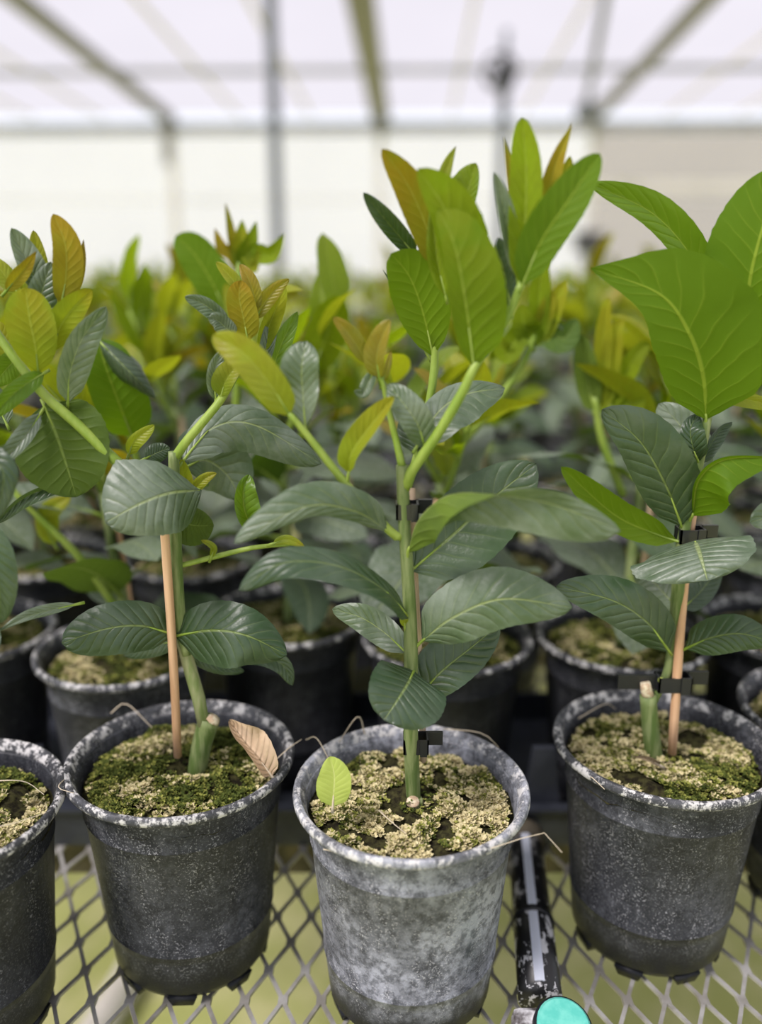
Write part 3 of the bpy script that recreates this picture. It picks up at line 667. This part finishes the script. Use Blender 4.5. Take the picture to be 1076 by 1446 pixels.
hl([(958,860,.01),(935,835,.03),(915,815,.04),(893,808,.045)], 34, 30, 'dusty', 0, 0, True, 'ovate')
hl([(962,860,.01),(985,840,.02),(1005,815,.03),(1015,795,.03)], 18, 18, 'mature', 0, 0, True, 'ovate')
hl([(1005,560,.004),(1040,562,.0),(1080,570,-.002),(1100,580,0)], 10, 12, 'young', 20, 20, True)
hl([(1003,560,.01),(1030,500,.02),(1060,440,.03),(1085,400,.03)], 30, 30, 'fresh', 20, 20, True)
hl([(938,968,.0),(934,962,-.002),(930,957,-.002)], 5, 6, 'pale', 10, 10)
for (pts) in ([(-.06,-.04,0.1540),(-.062,-.052,0.1620),(-.056,-.06,0.1590)], [(-.05,.04,0.1520),(-.03,.045,0.1610),(-.02,.05,0.1540)]):
    straw(R_, pts)

# ---- pots cut by the picture's edges
E_ = potted(-.2695, .460, 'dark pot with moss and pale roots cut off by the left edge, front row', FRONT, 'pot_dark', 2, 2, rot=.4)
hl = lambda *a, **k: hero_leaf(E_, .460, *a, **k)
hero_tube(E_, .460, [(-60,1075,0),(-62,900,0),(-50,700,0),(-40,560,0)], [12,10,9,8], 'stem', 'stem', 10, 14)
hl([(-30,740,0),(-12,770,-.006),(-2,820,-.01),(2,880,-.01)], 26, 22, 'mature', 10, 20, True, 'ovate', wave=.04)
hl([(110,853,.03),(70,862,.02),(35,872,.01),(-5,893,0)], 7, 10, 'dusty', 20, 10, True, 'lance', wave=.2)
hl([(-55,860,0),(-30,900,-.01),(-20,940,-.02)], 30, 30, 'mature')
hl([(-45,650,0),(-70,600,.0),(-110,580,0)], 30, 30, 'mature')
hl([(-40,600,.01),(-20,640,.0),(5,670,-.006),(-6,735,-.008)], 20, 20, 'mature')
straw(E_, [(.0,-.01,0.1540),(.03,-.02,0.1610),(.05,-.03,0.1630),(.072,-.015,0.1620)]); straw(E_, [(.02,.03,0.1540),(.045,.02,0.1600),(.06,.012,0.1560)])
X_ = potted(.342, .577, 'black pot with chalky rim cut off by the right edge, front row', FRONT, 'pot', 0, 2, rot=3.0)
hl = lambda *a, **k: hero_leaf(X_, .577, *a, **k)
hero_tube(X_, .577, [(1195,1010,0),(1195,850,0),(1190,700,0),(1180,560,0)], [12,10,9,8], 'stem', 'stem', 10, 14)
hl([(1180,760,0),(1150,735,-.01),(1110,725,-.02),(1058,738,-.024)], 26, 30, 'dusty', 10, 10, True, 'oblong', wave=.05)
hl([(1190,820,0),(1160,830,-.01),(1120,850,-.02)], 26, 30, 'mature')
hl([(1190,650,0),(1220,600,0),(1260,580,0)], 30, 30, 'mature')

for q, (px, py, dx, dy_, mt) in enumerate(((1195,880,110,-10,'mature'), (1194,820,60,60,'dusty'), (1192,760,120,-50,'mature'), (1190,720,40,-90,'dusty'), (1188,680,130,-60,'mature'), (1184,620,90,-110,'fresh'), (1182,585,30,-130,'lime'), (1180,570,-20,-120,'young'), (1180,565,70,-150,'young'))):
    hl([(px,py,0), (px+dx*.4,py+dy_*.5-12,.01*(q % 3-1)), (px+dx*.75,py+dy_*.85-10,.02*(q % 3-1)), (px+dx,py+dy_,.03*(q % 3-1))], 28, 28, mt, 8, 8, True)
hl = lambda *a, **k: hero_leaf(E_, .460, *a, **k)
for q, (px, py, dx, dy_, mt) in enumerate(((-60,840,-110,-10,'mature'), (-58,780,-120,-40,'dusty'), (-52,700,-110,-60,'mature'), (-44,620,-120,-90,'dusty'), (-42,590,-60,-130,'fresh'), (-40,565,-30,-140,'young'), (-40,562,-95,-130,'lime'))):
    hl([(px,py,0), (px+dx*.4,py+dy_*.5-12,.01*(q % 3-1)), (px+dx*.75,py+dy_*.85-10,.02*(q % 3-1)), (px+dx,py+dy_,.03*(q % 3-1))], 28, 28, mt, 8, 8, True)

# ------------------------------------------------------------------ loose leaves lying in the pots
def loose(name, Y0, pts, wl, wr, mat, label, al, ar, kind='ovate', curl=0, wave=.05, top=True):
    W = [at(x, y, Y0+dy) for (x, y, dy) in pts]
    e = bpy.data.objects.new('tmp', None); e.location = W[0]
    o = hero_leaf(e, Y0, pts, wl, wr, mat, al, ar, top, kind, curl, wave, name=name)
    o.parent = None; o.location = W[0]; tag(o, label, 'leaf'); bpy.data.objects.remove(e); return o
loose('fallen_leaf', Yc, [(470,1139,-.034),(471,1120,-.033),(472,1095,-.030),(466,1068,-.026)], 25, 24, 'pale', 'pale yellow-green fallen leaf standing in the moss of the central pot', 8, 8, 'ovate', wave=.03)
loose('dry_leaf', Yl, [(384,1096,-.028),(366,1072,-.026),(344,1046,-.018),(324,1016,-.010)], [24,22,24,18], [36,40,30,18], 'dry', 'curled brown dead leaf resting on soil of the left-of-centre pot', [30,60,40], [50,20,40], 'oblong', curl=[.5,.3,.4], wave=.2)
loose('bark_scrap', Yr, [(932,1081,-.020),(915,1072,-.022),(893,1068,-.022)], 7, 8, 'dry', 'brown curled bark scrap beside the stub in the right-hand pot', 40, 40, 'lance', curl=.4)

# ------------------------------------------------------------------ pipe with painted-in reflection and teal cap lying on the mesh
pz = DECK + .016
def on_deck(px, py, z):
    d = ray(px, py); return CAM + d*((z - CAM.z)/d.z)
pa, pb_ = on_deck(763, 1410, pz), on_deck(742, 1195, pz)
pe = empty('capped_pipe', (pa.x, pa.y, DECK), 'black peeling pipe with painted-in pale reflection and round teal cap on mesh', 'pipe')
dirv = (pb_ - pa).normalized(); L = (pb_-pa).length
def along(t): return pa + dirv*t - pe.location
b = MB(); b.tube([along(0), along(L*.5), along(L)], [.0145,.0142,.014], 20); b2 = b.mesh('barrel', True); link('barrel', b2, M['pipe'], pe)
b = MB(); b.tube([along(L*.42), along(L*.445)], .0152, 20); link('joint_ring', b.mesh('joint_ring', True), M['clip'], pe)
side = dirv.cross(Vector((0,0,1))).normalized()
upv = Vector((-.10, -.25, 1)).normalized(); upv = (upv - dirv*upv.dot(dirv)).normalized()
for (t0, t1) in ((.0, .41), (.455, .98)):  # raised pale strips that paint a reflection along the barrel
    b = MB(); vv = []; n = 6
    for t in (t0, t1):
        for a in range(-2, 3):
            an = a*.11; vv.append(along(L*t) + (upv*math.cos(an) + upv.cross(dirv)*math.sin(an))*.0149)
        for a in range(2, -3, -1):
            an = a*.11; vv.append(along(L*t) + (upv*math.cos(an) + upv.cross(dirv)*math.sin(an))*.0138)
    b.add(vv, [(i, (i+1) % 10, 10+(i+1) % 10, 10+i) for i in range(10)] + [tuple(range(9,-1,-1)), tuple(range(10,20))])
    link('glint_strip', b.mesh('glint_strip'), M['glint_strip'], pe)
b = MB(); b.tube([along(L-.002), along(L+.006), along(L+.012), along(L+.02), along(L+.03)], [.015,.0165,.0165,.012,.009], 18); link('end_fitting', b.mesh('end_fitting', True), M['rail'], pe)
# coupling block and cap at the near end
cb = on_deck(787, 1437, pz+.016); cl = cb - pe.location
b = MB(); b.box((cl.x-.026, cl.y-.024, .002), (cl.x+.022, cl.y+.016, cl.z-.006)); me = b.mesh('coupling')
o = link('coupling', me, M['block'], pe)
bv = o.modifiers.new('bevel', 'BEVEL'); bv.width = .005; bv.segments = 2
ax = Vector((.12, -.35, 1)).normalized(); cc = Vector((cl.x+.002, cl.y-.004, cl.z-.006))
b = MB(); b.tube([cc, cc+ax*.006], .0180, 28); link('cap_collar', b.mesh('cap_collar', True), M['clip'], pe)
b = MB(); b.tube([cc+ax*.006, cc+ax*.0075, cc+ax*.009], [.0165,.0165,.0150], 28); link('cap', b.mesh('cap'), M['teal'], pe)['label'] = 'round teal cap'

# pale hose on the ground below the bench
b = MB(); b.tube(spline([(-1.2,.35,.03),(-.75,.62,.03),(-.52,.95,.03),(-.42,1.45,.03),(-.5,2.2,.03)], 30), .028, 10)
tag(link('drain_hose', b.mesh('drain_hose', True), M['pvc']), 'pale hose on the ground seen through the mesh at lower left', 'hose')

# ------------------------------------------------------------------ second row: pots in a carry tray
row2 = [(-.366, .712, 'pot_dark', 'dusty black pot cut off by the left edge, second row'),
        (-.2166, .677, 'pot', 'citrus in dull black pot behind left front plant, second row'),
        (-.086, .752, 'pot_dark', 'citrus in black pot set back between left and central plants, second row'),
        (.058, .702, 'pot_dark', 'citrus in black pot directly behind the central plant, second row'),
        (.2105, .704, 'pot_dark', 'citrus in black pot behind right front plant, second row'),
        (.362, .722, 'pot_dark', 'citrus in black pot at the right edge, second row')]
tr = empty('carry_tray', (0, .7, DECK), 'low black plastic carry tray under the second row of pots', 'tray')
b = MB(); b.box((-.47,-.066,.0005), (.47,.135,.004)); link('base', b.mesh('base'), M['tray'], tr)
for (a, c) in (((-.47,-.07,.0005),(.47,-.066,.034)), ((-.47,.135,.0005),(.47,.139,.034)), ((-.474,-.07,.0005),(-.47,.139,.034)), ((.47,-.07,.0005),(.474,.139,.034))):
    b = MB(); b.box(a, c); link('wall', b.mesh('wall'), M['tray'], tr)
b = MB(); b.box((-.478,-.074,.034), (.478,-.064,.037)); link('lip', b.mesh('lip'), M['tray'], tr)
for xw in (-.292, -.146, -.016, .136, .287):
    b = MB(); z1 = .085
    b.add([(xw-.018,-.062,.004),(xw+.018,-.062,.004),(xw+.018,-.050,.004),(xw-.018,-.050,.004),(xw-.009,-.058,z1),(xw+.009,-.058,z1),(xw+.009,-.052,z1),(xw-.009,-.052,z1)],
          [(3,2,1,0),(4,5,6,7),(0,1,5,4),(1,2,6,5),(2,3,7,6),(3,0,4,7)])
    link('divider', b.mesh('divider'), M['tray'], tr)

# ------------------------------------------------------------------ plants further back: shared leaf shapes, every plant its own object
def pool_leaf(name, mats, hw, arch, droop, fold, wave, kind, seed, nt=12, ns=3, curl=0.):
    C = []
    for i in range(nt):
        t = i/(nt-1); C.append(Vector((t, .05*math.sin(seed*2.1+3*t)*t, arch*math.sin(math.pi*t*.8) - droop*t*t)))
    Ls, Ns = [], []
    for i in range(nt):
        T = (C[min(i+1, nt-1)] - C[max(i-1, 0)]).normalized(); L = Vector((0,0,1)).cross(T).normalized(); Ls.append(L); Ns.append(T.cross(L).normalized())
    mb = MB(); blade(mb, C, Ls, Ns, hw, hw, fold, fold, kind, curl, wave, False, ns, ph=seed)
    # blade winding: left side first, so top faces +normal
    k0 = len(mb.v); mb.tube([(-.10,0,-.02), (0,0,0), (.3,0,C[3].z*.95-.004)], [.022,.02,.006], 5, mi=1); mb.uv += [(.5,.5)]*(len(mb.v)-k0)
    me = mb.mesh(name, True)
    for m in mats: me.materials.append(M[m] if isinstance(m, str) else m)
    return me
POOL = {'mature': [], 'young': []}
for i in range(5):
    rr = random.Random(i+3)
    for mt in ('mature', 'dusty', 'dusty'):
        POOL['mature'].append(pool_leaf('leaf', (mt, 'shoot'), rr.uniform(.24, .30), rr.uniform(.05, .2), rr.uniform(.1, .45), rr.uniform(-5, 22), rr.uniform(.03, .14), 'ovate' if i % 2 else 'oblong', i))
    for mt in ('young', 'young', 'lime', 'young', 'lime', 'bronze'):
        POOL['young'].append(pool_leaf('leaf', (mt, 'shoot'), rr.uniform(.18, .25), rr.uniform(-.05, .12), rr.uniform(-.15, .25), rr.uniform(8, 35), rr.uniform(.02, .1), 'ovate' if i % 2 else 'lance', i))
stem_cache = []
def make_proto(seed):
    rr = random.Random(seed); parts = []       # (name, mesh, materials, matrix)
    hs = rr.uniform(.15, .19); lean = Vector((rr.uniform(-.012, .012), rr.uniform(-.012, .012), 0)); S0 = Vector((0, 0, SOIL-.004))
    mb = MB(); spine = spline([S0, S0+Vector((.004,0,hs*.3)), S0+lean*.6+Vector((0,0,hs*.7)), S0+lean+Vector((0,0,hs))], 8)
    mb.tube(spine, [.0052,.005,.0046,.0044,.0042,.004,.0038,.0036], 7); parts.append(('stem', mb.mesh('stem', True), [M['stem']], Matrix()))
    mb = MB(); mb.tube([S0+Vector((.012,.004,0)), S0+lean+Vector((.008,.004,hs*.95))], .0026, 5); parts.append(('stake', mb.mesh('stake'), [M['stake'] if seed % 2 else M['dark_stake']], Matrix()))
    def put(pool, p, az, el, ln, roll=0):
        m = Matrix.Translation(p) @ Matrix.Rotation(az, 4, 'Z') @ Matrix.Rotation(-el, 4, 'Y') @ Matrix.Rotation(roll, 4, 'X') @ Matrix.Translation((.1*ln, 0, 0)) @ Matrix.Scale(ln, 4)
        parts.append(('leaf', rr.choice(POOL[pool]), [], m))
    az = rr.random()*6.28
    for i in range(9):
        k = .22 + .74*i/8; p = spine[min(7, int(k*7))].lerp(spine[min(7, int(k*7)+1)], k*7 % 1)
        put('mature', p, az, R(rr.uniform(-15, 40)), rr.uniform(.07, .105), R(rr.uniform(-25, 25))); az += 2.4 + rr.uniform(-.3, .3)
    for bnum in range(3):
        a = rr.random()*6.28; ln = rr.uniform(.06, .12); d = Vector((math.cos(a)*.5, math.sin(a)*.5, 1)).normalized()*ln
        p0 = spine[-1 - (bnum > 1)]; P = spline([p0, p0+d*.5+Vector((0,0,-.004)), p0+d], 5)
        mb = MB(); mb.tube(P, [.0032,.003,.0026,.0022,.0018], 6); parts.append(('branch', mb.mesh('branch', True), [M['shoot']], Matrix()))
        for i in range(rr.choice((6, 6, 7))):
            k = min(1, .25 + .75*i/5); put('young', P[min(4, int(k*4+.5))], rr.random()*6.28, R(rr.uniform(25, 80)), rr.uniform(.045, .085)*(1.15-.35*k), R(rr.uniform(-40, 40)))
    return parts
PROTO = [make_proto(40+i) for i in range(9)]
def grow(e, proto, rz=0., s=1.0):
    """parts of one plant as children of its own pot"""
    G = Matrix.Translation((0,0,SOIL)) @ Matrix.Rotation(rz, 4, 'Z') @ Matrix.Scale(s, 4) @ Matrix.Translation((0,0,-SOIL))
    for (nm, me, mats, m) in proto:
        o = link(nm, me, mats, e); o.matrix_basis = G @ m
for i, (x, y, kd, lab) in enumerate(row2):
    e = potted(x, y, lab, 'second row of potted citrus', kd, i % 3, 3, z=DECK+.004)
    grow(e, PROTO[i], [2.2, .3, 1.2, 4.0, 5.2, 3.3][i], [.9, .92, 1.02, 1.0, 1.05, .95][i])
    if i == 1:                                    # dark rolled leaf and its green shoot
        hero_tube(e, y, [(165,860,-.02),(115,790,-.03),(60,735,-.04),(15,690,-.05)], [6,6,5.5,4], 'shoot', 'branch', 8, 12)
        hero_tube(e, y, [(200,690,-.02),(185,620,-.03),(150,575,-.04),(128,548,-.05)], [5,5,4.5,4], 'shoot', 'branch', 8, 12)
        hero_leaf(e, y, [(186,615,-.05),(170,575,-.06),(150,520,-.065),(138,480,-.06)], 34, 44, 'fresh', 20, 20, False, 'oblong', wave=.05)
        hero_leaf(e, y, [(138,480,-.062),(158,500,-.075),(188,530,-.080),(219,562,-.072)], 34, 32, 'mature', -35, -35, True, 'ovate', curl=-.5, wave=.03, label='dark green leaf rolled under at its edge')
        hero_leaf(e, y, [(78,770,-.03),(65,745,-.034),(70,720,-.036),(100,700,-.036)], 14, 18, 'young')
    if i == 2:                                    # tall shoot rising behind the left plant's right-hand branch
        hero_tube(e, y, [(330,640,-.02),(335,540,-.02),(335,440,-.02),(338,370,-.02)], [6,6,5,4], 'shoot', 'branch', 8, 12)
        hero_leaf(e, y, [(318,440,-.02),(300,400,-.022),(275,360,-.022),(248,333,-.02)], 26, 30, 'fresh', 10, 10, False, 'oblong')
        for (tx, ty, w, mt) in ((303,322,10,'bronze'), (318,286,7,'bronze'), (342,310,14,'young'), (362,312,12,'lime'), (402,330,15,'lime'), (366,350,9,'young')):
            hero_leaf(e, y, [(338,385,-.02), (338+(tx-338)*.3,360,-.02), (338+(tx-338)*.7,ty+28,-.022), (tx,ty,-.022)], w, w, mt, 20, 20, False, 'lance')
    if i == 3:                                    # bright shoot seen behind the central plant's right cluster
        hero_tube(e, y, [(640,640,0),(700,570,0),(745,500,0),(765,430,0)], [6,6,5,4], 'shoot', 'branch', 8, 12)
        for (tx, ty, w, mt) in ((770,352,16,'lime'), (735,430,20,'lime'), (800,395,16,'young'), (815,450,22,'dusty'), (700,470,18,'lime'), (780,410,14,'young')):
            hero_leaf(e, y, [(752,490,0), (752+(tx-752)*.3,470,0), (752+(tx-752)*.7,ty+28,-.004), (tx,ty,-.004)], w, w, mt, 20, 20, False, 'ovate')
    if i == 4:                                    # pale shoot behind the right plant's big leaf
        hero_tube(e, y, [(880,700,0),(850,620,0),(840,560,0)], [6,6,5], 'shoot', 'branch', 8, 12)
        for (tx, ty, w, mt) in ((905,545,26,'lime'), (815,470,18,'dusty'), (880,450,16,'young'), (860,420,14,'young'), (920,480,16,'lime')):
            hero_leaf(e, y, [(842,580,0), (842+(tx-842)*.3,560,0), (842+(tx-842)*.7,ty+25,-.004), (tx,ty,-.004)], w, w, mt, 20, 20, False, 'ovate')
ORD = ('first', 'second', 'third', 'fourth', 'fifth', 'sixth', 'seventh', 'eighth', 'ninth', 'tenth')
def far_label(k, i):
    if k == 0: return 'out-of-focus citrus in black pot, third row from the front, %s from the left' % ORD[i]
    if k < 3: return 'blurred young citrus at the back of the front bench, behind the third row'
    if k < 9: return 'blurred young citrus with yellow-green shoots in the crowd on the middle bench'
    return 'strongly blurred young citrus topping the distant canopy on the farthest bench'
rows = [(.925, .155), (1.10, .155), (1.275, .155), (1.86, .17), (2.04, .17), (2.24, .17), (2.44, .175), (2.66, .175), (2.90, .18), (3.58, .19), (3.82, .2), (4.08, .2), (4.38, .205), (4.68, .21)]
cnt = 0
for k, (y, sp) in enumerate(rows):
    half = y*.455 + .16; n = int(2*half/sp)
    for i in range(n):
        x = -half + (i + .5 + (.25 if k % 2 else -.25))*2*half/n + random.uniform(-.006, .006)
        yy = y + random.uniform(-.008, .008)
        e = potted(x, yy, far_label(k, i), 'third row of potted citrus' if k == 0 else 'potted citrus at the back of the front bench' if k < 3 else 'potted citrus on the middle bench' if k < 9 else 'potted citrus on the farthest bench', random.choice(('pot', 'pot_dark')), cnt % 3, 3)
        grow(e, PROTO[random.randrange(9)], random.random()*6.28, random.uniform(.84, 1.06)); cnt += 1
print('far plants', cnt, 'objects', len(bpy.data.objects))
